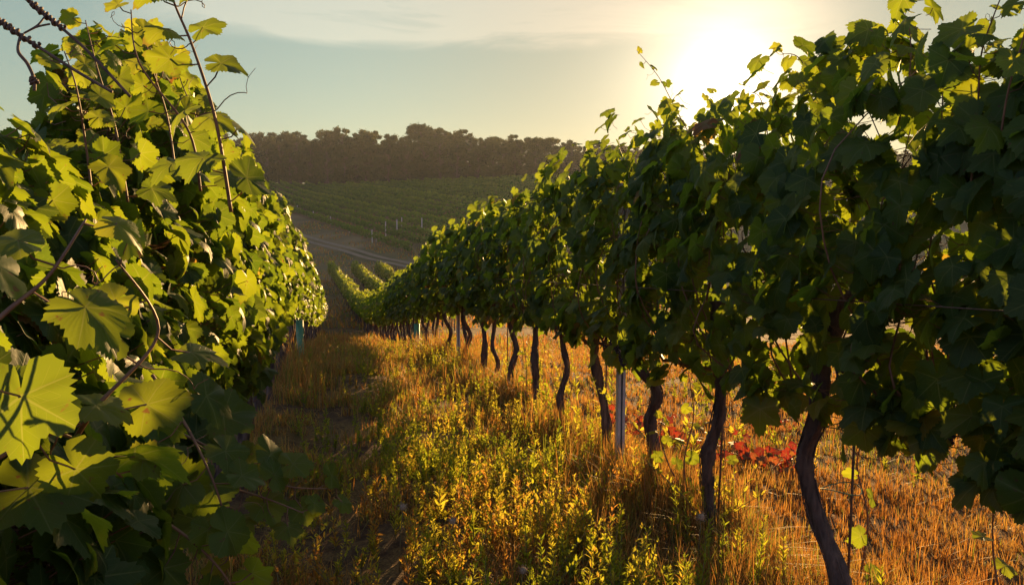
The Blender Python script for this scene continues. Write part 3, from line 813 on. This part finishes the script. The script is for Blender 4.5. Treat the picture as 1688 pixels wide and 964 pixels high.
def guard(x0, d, label, h):
    x = float(rowx(x0, d)) + (-.12 if x0 == RX else .16); a = np.arange(13) * 2 * math.pi / 12
    root = empty('vine_guard', (x, d, gz(x, d))); tag(root, label, 'guard tube', 'green guard tubes')
    m = MB(); V = []
    for r, z in ((.060, 0), (.060, h), (.054, h), (.054, 0)):
        V += [(r * math.cos(t), r * math.sin(t), z) for t in a[:-1]]
    m.add(np.array(V), np.array([(j * 12 + k, j * 12 + (k + 1) % 12, (j + 1) * 12 + (k + 1) % 12, (j + 1) * 12 + k) for j in range(3) for k in range(12)]))
    m.build('sleeve', M['guard'], root)
    MB().add(*tube([(.02, 0, -.1), (.02, 0.01, h + .25)], .007, 6)).build('stake', M['rod'], root)


guard(RX, 17.5, 'green plastic guard tube round a young vine under the shaded right row', .66)
guard(LX, 13.6, 'green plastic guard tube at the foot of the sunlit left row', .66)

# ------------------------------------------------------------------ small plants
def blade_leaf(n=1):
    """lance-shaped leaf, tip +Y, normal +Z, unit length"""
    V = np.array([(0, 0, 0), (-.13, .35, .04), (0, .4, -.02), (.13, .35, .04), (-.09, .72, .0), (0, .75, -.05), (.09, .72, 0), (0, 1, -.14)])
    F4 = np.array([(1, 2, 5, 4), (2, 3, 6, 5)]); F3 = np.array([(0, 2, 1), (0, 3, 2), (4, 5, 7), (5, 6, 7)])
    return V, [F3, F4]


BL = blade_leaf()


def put_blades(mb, pos, nrm, tip, size, rnd, width=1.0):
    Rm = orient(nrm, tip); V = BL[0] * np.array([width, 1, 1]); nv = len(V)
    W_ = np.einsum('nij,vj->nvi', Rm, V) * size[:, None, None] + pos[:, None, :]
    offs = (np.arange(len(pos)) * nv)[:, None, None]
    mb.add(W_.reshape(-1, 3), [(f[None] + offs).reshape(-1, f.shape[1]) for f in BL[1]], np.repeat(rnd, nv))


def weed(q, h, kind):
    """arrays of one weed about the origin: leaf positions, normals, tips, sizes, and stem segments"""
    stems = []; P, Nn, T, Sz = [], [], [], []
    nst = 1 if kind == 'tall' else int(q.integers(4, 8))
    for s in range(nst):
        lean = q.normal(0, .10 if kind == 'tall' else .38, 2); hh = h * q.uniform(.7, 1.0)
        t = np.linspace(0, 1, 6); C = np.stack([lean[0] * hh * t ** 1.3, lean[1] * hh * t ** 1.3, hh * t], 1)
        stems.append(C)
        n = int((46 if kind == 'tall' else 17) * q.uniform(.8, 1.2))
        tt = q.uniform(.08 if kind == 'tall' else .2, 1, n)
        base = np.stack([np.interp(tt, t, C[:, k]) for k in range(3)], 1)
        a = np.arange(n) * 2.4 + q.normal(0, .4, n); up = q.normal(.85, .4, n)
        tip = np.stack([np.cos(a), np.sin(a), up], 1)
        nr = np.stack([-np.cos(a) * 1.0, -np.sin(a) * 1.0, np.full(n, .6)], 1) + q.normal(0, .45, (n, 3))
        P.append(base); Nn.append(nr); T.append(tip)
        Sz.append((0.056 if kind == 'tall' else 0.045) * (1.15 - .55 * tt) * q.uniform(.7, 1.3, n))
    return stems, np.concatenate(P), np.concatenate(Nn), np.concatenate(T), np.concatenate(Sz)


WEEDS = [(weed(np.random.default_rng(700 + k), 1.0 * .42, 'tall' if k % 4 else 'bushy'), 'tall' if k % 4 else 'bushy') for k in range(12)]


def grow(mb, sb, x, d, sc, rz, w, rnd):
    (stems, P, Nn, T, Sz), kind = w
    c, s = math.cos(rz), math.sin(rz); Rz = np.array([[c, -s, 0], [s, c, 0], [0, 0, 1]])
    o = np.array([x, d, gz(x, d) if d < 60 else float(ground([x], [d])[0])])
    put_blades(mb, P @ Rz.T * sc + o, Nn @ Rz.T, T @ Rz.T, Sz * (0.45 + 0.55 * sc), np.clip(rnd + np.random.default_rng(int(x * 1e4) & 0xffff).normal(0, .06, len(P)), 0, 1), 0.8 if kind == 'tall' else 1.5)
    for C in stems: sb.add(*tube(C @ Rz.T * sc + o, np.linspace(.0026, .0012, 6) * (1 + d * .03), 3, False))


# separate tall weeds that stand out, then the rest as ground cover
q = np.random.default_rng(77)
tall_spots = []
for px, d in ((1010, 8.2), (955, 7.6), (890, 9.3), (845, 10.6), (905, 8.0), (935, 9.0), (805, 12.2), (870, 11.6), (985, 6.6), (1120, 5.4), (1150, 5.7), (745, 13.5)):
    tall_spots.append(((px - 844) / FPX * d, d, q.uniform(1.15, 1.75), 'tall green weed among the trunks under the right row', 'tall weeds under the right row'))
for px, d in ((870, 3.6), (905, 3.4), (780, 3.9), (720, 4.4), (690, 5.0), (820, 4.5), (760, 3.2), (955, 3.1), (845, 5.4), (930, 4.1), (1020, 3.3), (690, 3.5), (800, 3.0), (880, 4.9), (745, 5.6), (665, 6.2), (720, 6.8)):
    tall_spots.append(((px - 844) / FPX * d, d, q.uniform(.85, 1.25), 'upright leafy weed on the lit strip of the path', 'upright weeds on the path'))
for x, d, sc, lab, grp in tall_spots:
    fb, sb = MB(), MB(); w = WEEDS[int(q.integers(0, 12))]
    root = empty('tall_weed', (x, d, gz(x, d)), q.uniform(0, 6)); tag(root, lab, 'weed', grp)
    (stems, P, Nn, T, Sz), kind = w
    put_blades(fb, P * sc, Nn, T, Sz * (.45 + .55 * sc), np.clip(q.uniform(.25, .7) + q.normal(0, .07, len(P)), 0, .75), 0.8 if kind == 'tall' else 1.5)
    for C in stems: sb.add(*tube(C * sc, np.linspace(.003, .0014, 6), 4, False))
    fb.build('leaves', M['weed_leaf'], root); sb.build('stem', M['stem'], root)

wb, sb = MB(), MB()
def in_aisle(d):                                     # lateral coordinate measured from the right row
    return rowx(RX, d)
cnt = 0
while cnt < 1450:
    d = 1.9 * (26 / 1.9) ** q.uniform(); off = q.normal(-1.0, .42)
    if q.uniform() < .22: off = q.normal(-.25, .25)
    if q.uniform() < .12: off = q.uniform(.5, 6)
    if q.uniform() < .18: off = q.uniform(-2.4, -1.3)
    if off < -1.55 and q.uniform() < .45: continue
    if d < 5.5 and off > -.5 and q.uniform() < .75: continue
    x = float(rowx(RX, d)) + off
    if math.hypot(x, d) < 1.7: continue
    if d > 6.5 and off < -.45 and q.uniform() < .45: continue
    clump = float(vnoise(np.array([x * 1.1]), np.array([d * 1.1]), 21)[0])
    if clump < -.05 and q.uniform() < .85: continue
    dry = float(vnoise(np.array([x * .9 + 9]), np.array([d * .9]), 22)[0])
    rnd = q.uniform(.1, .75) if dry < .08 else q.uniform(.6, .87)
    grow(wb, sb, x, d, q.uniform(.3, .95) * (.8 if off < -.45 else 1.05), q.uniform(0, 6.28), WEEDS[int(q.integers(0, 12))], rnd)
    cnt += 1
tag(wb.build('weeds', M['weed_leaf']), 'green and browned weeds covering the path between the rows', 'weeds', kind='stuff')
tag(sb.build('weeds_stems', M['stem']), 'thin stems of the weeds on the path', 'weeds', kind='stuff')


def grass_blades(mb, X, D, H, Wd, rnd, q, bend=0.6):
    n = len(X); z = ground(X, D)
    a = q.uniform(0, 6.28, n); ln = np.abs(q.normal(0, bend, n)) + .1
    dx, dy = np.cos(a), np.sin(a); px, py = -dy, dx
    pts = []
    for t, w in ((0, 1.0), (.4, .85), (.75, .55)):
        bx = X + dx * H * ln * t ** 1.8; by = D + dy * H * ln * t ** 1.8; bz = z - .01 + H * (t - .28 * ln * t * t)
        pts += [np.stack([bx - px * Wd * w, by - py * Wd * w, bz], 1), np.stack([bx + px * Wd * w, by + py * Wd * w, bz], 1)]
    pts.append(np.stack([X + dx * H * ln, D + dy * H * ln, z + H * (1 - .28 * ln)], 1))
    V = np.stack(pts, 1); off = (np.arange(n) * 7)[:, None, None]
    mb.add(V.reshape(-1, 3), [(np.array([[(0, 1, 3, 2), (2, 3, 5, 4)]]) + off).reshape(-1, 4), (np.array([[(4, 5, 6)]]) + off).reshape(-1, 3)], np.repeat(rnd, 7))


gb = MB()
# dry grass beyond the right row
n = 150000
D = 1.4 * (34 / 1.4) ** (q.uniform(0, 1, n) ** .9); O = np.abs(q.normal(0, 3.2, n)) * (0.6 + D / 9) + q.normal(0, .15, n)
X = rowx(RX, D) + O
tu = vnoise(X * 2.2, D * 2.2, 31) + .6 * vnoise(X * 6, D * 6, 32)
ok = tu > -.42; X, D, tu = X[ok], D[ok], tu[ok]
# gather the blades into tufts
cx, cy = np.round(X / .11) * .11, np.round(D / .11) * .11
j = hash2(np.round(X / .11), np.round(D / .11), 5); X = X * .55 + cx * .45; D = D * .55 + cy * .45
H = (.035 + .085 * np.clip(tu + .25, 0, 1.2) + .04 * j) * q.uniform(.5, 1.5, len(X))
patch = vnoise(X * .8 + 3, D * .8, 35) + .5 * vnoise(X * 3, D * 3, 36)
rn = np.where(q.uniform(0, 1, len(X)) < np.clip(.16 + .8 * patch, .04, .7), q.uniform(.8, 1, len(X)), np.clip(q.uniform(0, .78, len(X)) - .5 * vnoise(X * 2.5, D * 2.5, 37), 0, .78))
grass_blades(gb, X, D, H, .0011 + .00042 * D, rn, q, .5)
# path, sparser and darker, tall dry stalks under the rows
n = 80000
D = 1.5 * (40 / 1.5) ** q.uniform(0, 1, n); O = q.uniform(-2.6, .2, n); X = rowx(RX, D) + O
tu = vnoise(X * 1.7, D * 1.7, 41) + .5 * vnoise(X * 5, D * 5, 42)
bare = np.exp(-((O + 1.75) / .35) ** 2)
ok = (tu - .2 * bare > -.16) & (np.hypot(X, D) > 1.3); X, D, tu = X[ok], D[ok], tu[ok]
H = (.05 + .16 * np.clip(tu + .2, 0, 1)) * q.uniform(.6, 1.5, len(X)) * (1 + D / 30)
rn = np.where(q.uniform(0, 1, len(X)) < .28, q.uniform(.8, 1, len(X)), q.uniform(0, .78, len(X)))
grass_blades(gb, X, D, H, .0009 + .00036 * D, rn, q, .7)
for x0, n in ((RX, 24000), (LX, 11000)):
    D = (2.2 if x0 == RX else 3.5) * (36 / 2.2) ** q.uniform(0, 1, n); X = rowx(x0, D) + q.normal(0 if x0 == RX else .22, .22, n)
    tu = vnoise(X * 1.5, D * 1.5, 51); ok = (tu > -.1) & (D < 40); X, D, tu = X[ok], D[ok], tu[ok]
    H = (.14 + .5 * np.clip(tu + .05, 0, .6)) * q.uniform(.5, 1.3, len(X)) * np.clip(.45 + D / 10, .5, 1.25)
    grass_blades(gb, X, D, H, .001 + .0003 * D, np.where(q.uniform(0, 1, len(X)) < .25, q.uniform(.8, 1, len(X)), q.uniform(0, .75, len(X))), q, .35)
tag(gb.build('dry_grass', M['dry_grass']), 'dry orange and green grass under and between the rows', 'grass', kind='stuff')

# rough grass on the valley floor and banks
fb_ = MB(); n = 60000
D = q.uniform(24, 175, n); X = q.uniform(-1, 1, n) * D * .42 - D * .2
H = q.uniform(.12, .5, n); ok = vnoise(X * .3, D * .3, 61) > -.12
dd_ = np.min(np.hypot(X[:, None] - TP[None, ::2, 0], D[:, None] - TP[None, ::2, 1]), axis=1); ok &= dd_ > 2.2
grass_blades(fb_, X[ok], D[ok], H[ok], .0004 * D[ok] + .012, np.where(q.uniform(0, 1, ok.sum()) < .3, q.uniform(.8, 1, ok.sum()), q.uniform(0, .5, ok.sum())), q, .5)
tag(fb_.build('bank_grass', M['dry_grass']), 'rough brown grass on the banks beside the dirt track', 'grass', kind='stuff')

# red creepers behind the row, young vines between the trunks
def leafy(name, px, d, label, cat, mat, n, ext, size, group=None, h0=.04, seed=0, stems=5):
    q = np.random.default_rng(seed); x = (px - 844) / FPX * d
    root = empty(name, (x, d, gz(x, d))); tag(root, label, cat, group)
    fol, can = MB(), MB()
    P = q.normal(0, 1, (n, 3)) * np.array(ext) * .5; P[:, 2] = h0 + np.abs(P[:, 2]) * 2
    nr = np.stack([q.normal(0, .4, n), q.normal(-.5, .4, n), np.full(n, .8)], 1); tip = np.stack([q.normal(0, 1, n), q.normal(-.3, .7, n), np.full(n, -.5)], 1)
    put_leaves(fol, 'mid', P, nr, tip, q.uniform(*size, n), q.uniform(0, .92, n), q)
    sticks(can, P * np.array([.8, .8, .55]), P, .0015)
    for k in range(stems):
        e = P[int(q.integers(0, n))]; MB().add(*tube(spline([(0, 0, 0), e * np.array([.4, .4, .8]) + np.array([0, 0, .04]), e], 10), np.linspace(.004, .0015, 10), 4)).build('stem', M['cane'], root)
    fol.build('foliage', mat, root); can.build('leaf_stalks', M['cane'], root)


leafy('red_creeper', 1240, 5.9, 'large red leaved creeper on the orange grass right of the straight trunk', 'creeper', M['red_leaf'], 46, (.34, .3, .08), (.028, .055), 'red creepers', seed=1)
leafy('red_creeper', 1320, 5.6, 'small red leaved creeper trailing left of the thick bent trunk', 'creeper', M['red_leaf'], 24, (.18, .16, .06), (.025, .05), 'red creepers', seed=2)
leafy('red_creeper', 1120, 6.6, 'red leaved creeper behind the young green vine by the curved trunk', 'creeper', M['red_leaf'], 40, (.36, .24, .08), (.025, .05), 'red creepers', seed=3)
leafy('red_creeper', 1035, 7.2, 'red leaved creeper low in the grass behind the grey metal post', 'creeper', M['red_leaf'], 36, (.25, .2, .08), (.025, .05), 'red creepers', seed=4)
leafy('red_creeper', 1285, 7.4, 'faint red leaved creeper in the grass behind the large red one', 'creeper', M['red_leaf'], 22, (.4, .25, .06), (.02, .045), 'red creepers', seed=6)


def young_vine(px, d, label, P, n, s0, seed):
    q = np.random.default_rng(seed); x = (px - 844) / FPX * d
    root = empty('young_vine', (x, d, gz(x, d))); tag(root, label, 'young vine', 'young vines between the trunks')
    fol, can = MB(), MB()
    for pts in P: shoot(fol, can, 'hi', q, np.array(pts), n, s0, .03, r0=.006)
    fol.build('foliage', M['vine_leaf'], root); can.build('canes', M['cane'], root)


young_vine(1145, 4.55, 'slender young vine with bright green leaves right of the curved trunk', [[(0, 0, 0), (-.03, 0, .25), (.02, .02, .5), (-.02, 0, .75)], [(0, 0, .05), (-.1, 0, .2), (-.16, .02, .38), (-.15, 0, .5)]], 8, .062, 31)
young_vine(1195, 4.9, 'short young vine with a few lit leaves behind the straight trunk', [[(0, 0, 0), (.03, 0, .3), (.0, .02, .6)]], 6, .06, 32)
young_vine(1440, 3.55, 'lit vine leaves hanging low beside the thick bent trunk', [[(0, 0, 0), (.03, 0, .3), (-.02, .02, .55), (.02, 0, .72)]], 6, .07, 33)
young_vine(1690, 2.75, 'young vine with lit leaves low at the right edge', [[(0, 0, 0), (.0, 0, .2), (-.03, .02, .42), (-.05, 0, .6)]], 5, .075, 34)
young_vine(865, 8.1, 'small young vine with lit leaves beside the lit weeds', [[(0, 0, 0), (.02, 0, .35), (-.02, .02, .7)]], 8, .06, 35)

# thistle-like dry seed heads
for k, (px, d, h) in enumerate(((735, 3.7, .26), (855, 3.4, .16), (862, 2.9, .2), (650, 3.8, .3), (1160, 3.6, .3))):
    x = (px - 844) / FPX * d; root = empty('seed_head', (x, d, gz(x, d)))
    tag(root, 'dry brown seed head on a thin stalk among the path weeds', 'seed head', 'dry seed heads')
    MB().add(*tube(spline([(0, 0, 0), (.01, 0, h * .6), (.02, .01, h)], 8), .002, 4)).build('stalk', M['stem'], root)
    m = MB(); m.add(*berry(q, np.array([.02, .01, h + .012]), .016))
    for j in range(40):
        v = unit(q.normal(0, 1, 3) + np.array([0, 0, .4])); m.add(*tube([np.array([.02, .01, h + .012]) + v * .012, np.array([.02, .01, h + .012]) + v * .027], .0009, 3, False))
    m.build('head', M['seed_head'], root)

# clods of earth
def clod(px, d, r, seed, label):
    q = np.random.default_rng(seed); x = (px - 844) / FPX * d
    th, ph = np.meshgrid(np.linspace(0, math.pi, 10), np.linspace(0, 2 * math.pi, 15)[:-1], indexing='ij')
    rr = r * (1 + .35 * vnoise(th * 2 + seed, ph * 1.3, seed) + .25 * vnoise(th * 5, ph * 4, seed + 1))
    V = np.stack([rr * np.sin(th) * np.cos(ph), rr * np.sin(th) * np.sin(ph), rr * .75 * np.cos(th)], -1).reshape(-1, 3)
    F = np.array([(i * 14 + k, (i + 1) * 14 + k, (i + 1) * 14 + (k + 1) % 14, i * 14 + (k + 1) % 14) for i in range(9) for k in range(14)])
    o = MB().add(V, F).build('earth_clod', M['soil']); o.location = (x, d, gz(x, d) + r * .3)
    tag(o, label, 'clod', 'clods of earth')


clod(915, 5.9, .10, 3, 'brown clod of earth on the row bank left of the metal post')
clod(1035, 5.1, .12, 4, 'crumbling lump of earth at the foot of the metal post')
clod(1010, 4.3, .09, 5, 'brown clod of earth below the curved trunk')

# ------------------------------------------------------------------ far hillside vineyard
dirv_ = np.array([-.45, 1.0]); dirv_ /= np.linalg.norm(dirv_); nrm_ = np.array([dirv_[1], -dirv_[0]])
P0 = np.array([-14.9, 118.0])


def forest_edge(x, d):
    px = x / d * FPX + 844
    return d - np.interp(px, [-400, 0, 470, 870, 1800], [318, 315, 300, 238, 232])


for k in range(0, 33):
    o_ = P0 + nrm_ * 3.4 * k
    s = np.arange(-3 - k * 1.6, 230, .06)
    C = o_ + dirv_ * s[:, None]
    ok = (forest_edge(C[:, 0], C[:, 1]) < -4) & (C[:, 0] < 30); C = C[ok]
    # leave out what lies far outside the view
    C = C[C[:, 1] > 70]
    if len(C) < 40: continue
    q = np.random.default_rng(900 + k); n = len(C)
    z = q.uniform(0, 1, n) ** .8; hN = vnoise(C[:, 0] * .5, C[:, 1] * .5, 71) * .6
    big = np.where(C[:, 1] > 190, 1.2, 1.0)
    pos = np.stack([C[:, 0] + nrm_[0] * q.normal(0, .12, n), C[:, 1] + nrm_[1] * q.normal(0, .12, n), ground(C[:, 0], C[:, 1], False) + .55 + (1.15 + hN) * z], 1)
    m = MB(); put_leaves(m, 'low', pos, q.normal(0, 1, (n, 3)) + np.array([0, -.3, .6]), q.normal(0, 1, (n, 3)), q.uniform(.17, .33, n) * big, np.clip(.55 * z ** 2 + q.uniform(0, .45, n) + q.normal(0, .12), 0, 1), q)  # leaf colour brightens with height: sunlight on the row tops painted in
    root = empty('vine_row', (0, 0, 0))
    lab = 'front vine row on the far hillside, running along the bank above the track' if k == 0 else 'dark green vine row on the far hillside between bank and forest'
    tag(root, lab, 'vine row', 'vine rows on the far hillside')
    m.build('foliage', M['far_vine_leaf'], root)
    tm = MB(); step = C[::14]; gzv = ground(step[:, 0], step[:, 1], False)
    sticks(tm, np.c_[step, gzv - .05], np.c_[step, gzv + .95], .04, .02); tm.build('trunks', M['bark'], root).__setitem__('kind', 'stuff')

for x, d, h, lab in ((-21.9, 133.1, 2.0, 'tall white post at the corner of the far vineyard'), (-21.3, 133.6, 1.5, 'white post just right of the tall corner post on the far hillside'), (-28.5, 149.1, 1.1, 'short pale post on the bank left of the tall corner post'),
                     (-35.4, 166.3, 1.5, 'pale post of the front far row above the track'), (-42.4, 182.0, 1.5, 'pale post of the front far row half way along the bank'), (-50.5, 200.7, 1.6, 'pale post of the front far row at the edge of the bright leaves'),
                     (-20.6, 138.8, 2.5, 'pale post inside the far vineyard right of the corner posts'), (-18.9, 139.9, 2.5, 'pale post inside the far vineyard, middle of three'), (-18.5, 143.0, 2.5, 'pale post inside the far vineyard, rearmost of three'), (-14.6, 138.0, 2.6, 'pale post in the far vineyard above the dark right row')):
    root = empty('vineyard_post', (x, d, float(ground([x], [d], False)[0]))); tag(root, lab, 'post', 'pale posts of the far vineyard')
    MB().add(*box(0, 0, h / 2, .13, .13, h)).add(*box(0, 0, h + .021, .09, .09, .04)).build('shaft', M['concrete'], root, False)

# ------------------------------------------------------------------ forest on the hilltop
def tree_variant(k):
    q = np.random.default_rng(1200 + k); H = 15.0
    root = empty('forest_tree', (0, 0, -50)); cb, tb = MB(), MB()
    tb.add(*tube(spline([(0, 0, -.5), (.15, .1, H * .25), (-.1, .2, H * .5), (.1, 0, H * .8)], 14), np.linspace(.32, .08, 14), 8, lump=.1, seed=k))
    W0 = q.uniform(3.8, 5.0); nb = int(q.integers(44, 60)); cen = []
    for j in range(nb):
        t = q.uniform(.0, 1.0); a = q.uniform(0, 6.28); prof = (1 - (max(t - .55, 0) / .52) ** 2) ** .5
        rr = W0 * prof * q.uniform(.35, 1.0)
        c = np.array([math.cos(a) * rr, math.sin(a) * rr, H * (.06 + .86 * t)]); cen.append(c)
        z0 = c[2] - abs(rr) * .5 - .8
        tb.add(*tube(spline([(0, 0, max(z0, 1)), c * .5 + np.array([0, 0, z0 * .5]), c], 6), np.linspace(.10, .03, 6), 5))
    cen = np.array(cen)
    n = 8500; w = q.integers(0, nb, n); cr = (q.uniform(.5, 1.5, nb) * (1.15 - .4 * cen[:, 2] / H))[w]
    dv = unit(q.normal(0, 1, (n, 3))) * (q.uniform(.15, 1, n) ** .5 * np.where(q.uniform(0, 1, n) < .16, 1.45, 1.0))[:, None] * cr[:, None] * np.array([1, 1, .75])
    pos = cen[w] + dv
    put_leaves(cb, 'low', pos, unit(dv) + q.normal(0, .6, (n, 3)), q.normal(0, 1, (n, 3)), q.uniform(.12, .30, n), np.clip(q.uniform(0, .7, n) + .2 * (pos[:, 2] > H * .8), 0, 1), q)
    tb.build('trunk', M['tree_bark'], root); cb.build('crown', M['tree_leaf'], root)
    return root


TV = [tree_variant(k) for k in range(8)]
first = set(); q = np.random.default_rng(99)
kinds = ['dark broadleaf tree in the front line of the hilltop forest', 'dark broadleaf tree farther back in the hilltop forest, its crown against the sky']
for line, (dd, step, sc0) in enumerate(((3, 34, .82), (9, 30, 1.0), (17, 29, 1.08), (27, 30, 1.1))):
    px = -130 + q.uniform(0, 20)
    while px < 1850:
        d = float(np.interp(px, [-400, 0, 470, 870, 1800], [318, 315, 300, 238, 232])) + dd + q.normal(0, 2.2)
        x = (px - 844) / FPX * d
        want = np.interp(px, [-100, 100, 400, 700, 850, 960, 1100, 1800], [19.5, 19, 18.5, 17, 13.5, 10, 8.5, 8]) / 15.0
        sc = want * sc0 * q.uniform(.84, 1.12)
        k = int(q.integers(0, 8)); loc = (x, d, float(ground([x], [d], False)[0]) - .2)
        if k not in first:
            first.add(k); o = TV[k]; o.location = loc; o.rotation_euler = (0, 0, q.uniform(0, 6)); o.scale = (sc, sc, sc)
        else: o = copy_tree(TV[k], loc, q.uniform(0, 6), sc)
        tag(o, kinds[0 if line < 2 else 1], 'tree', 'trees of the hilltop forest, ' + ('front' if line < 2 else 'rear'))
        px += step * q.uniform(.6, 1.1)

# ------------------------------------------------------------------ air
HAZE = True
if HAZE:
    hm = bpy.data.materials.new('haze'); hm.use_nodes = True; t = hm.node_tree; t.nodes.clear()
    o_ = t.nodes.new('ShaderNodeOutputMaterial'); pv = t.nodes.new('ShaderNodeVolumePrincipled')
    pv.inputs['Color'].default_value = (0.74, 0.80, 0.92, 1); pv.inputs['Density'].default_value = 0.00020; pv.inputs['Anisotropy'].default_value = 0.35
    t.links.new(pv.outputs[0], o_.inputs['Volume'])
    zlo = float(GZ.min()) - 1; zhi = 36.0
    V, F = box(0, 430, (zlo + zhi) / 2, 1560, 1100, zhi - zlo)
    hz = MB().add(V, F).build('haze', hm, None, False)
    tag(hz, 'thin golden evening haze over the vineyard and valley', 'haze', kind='stuff')
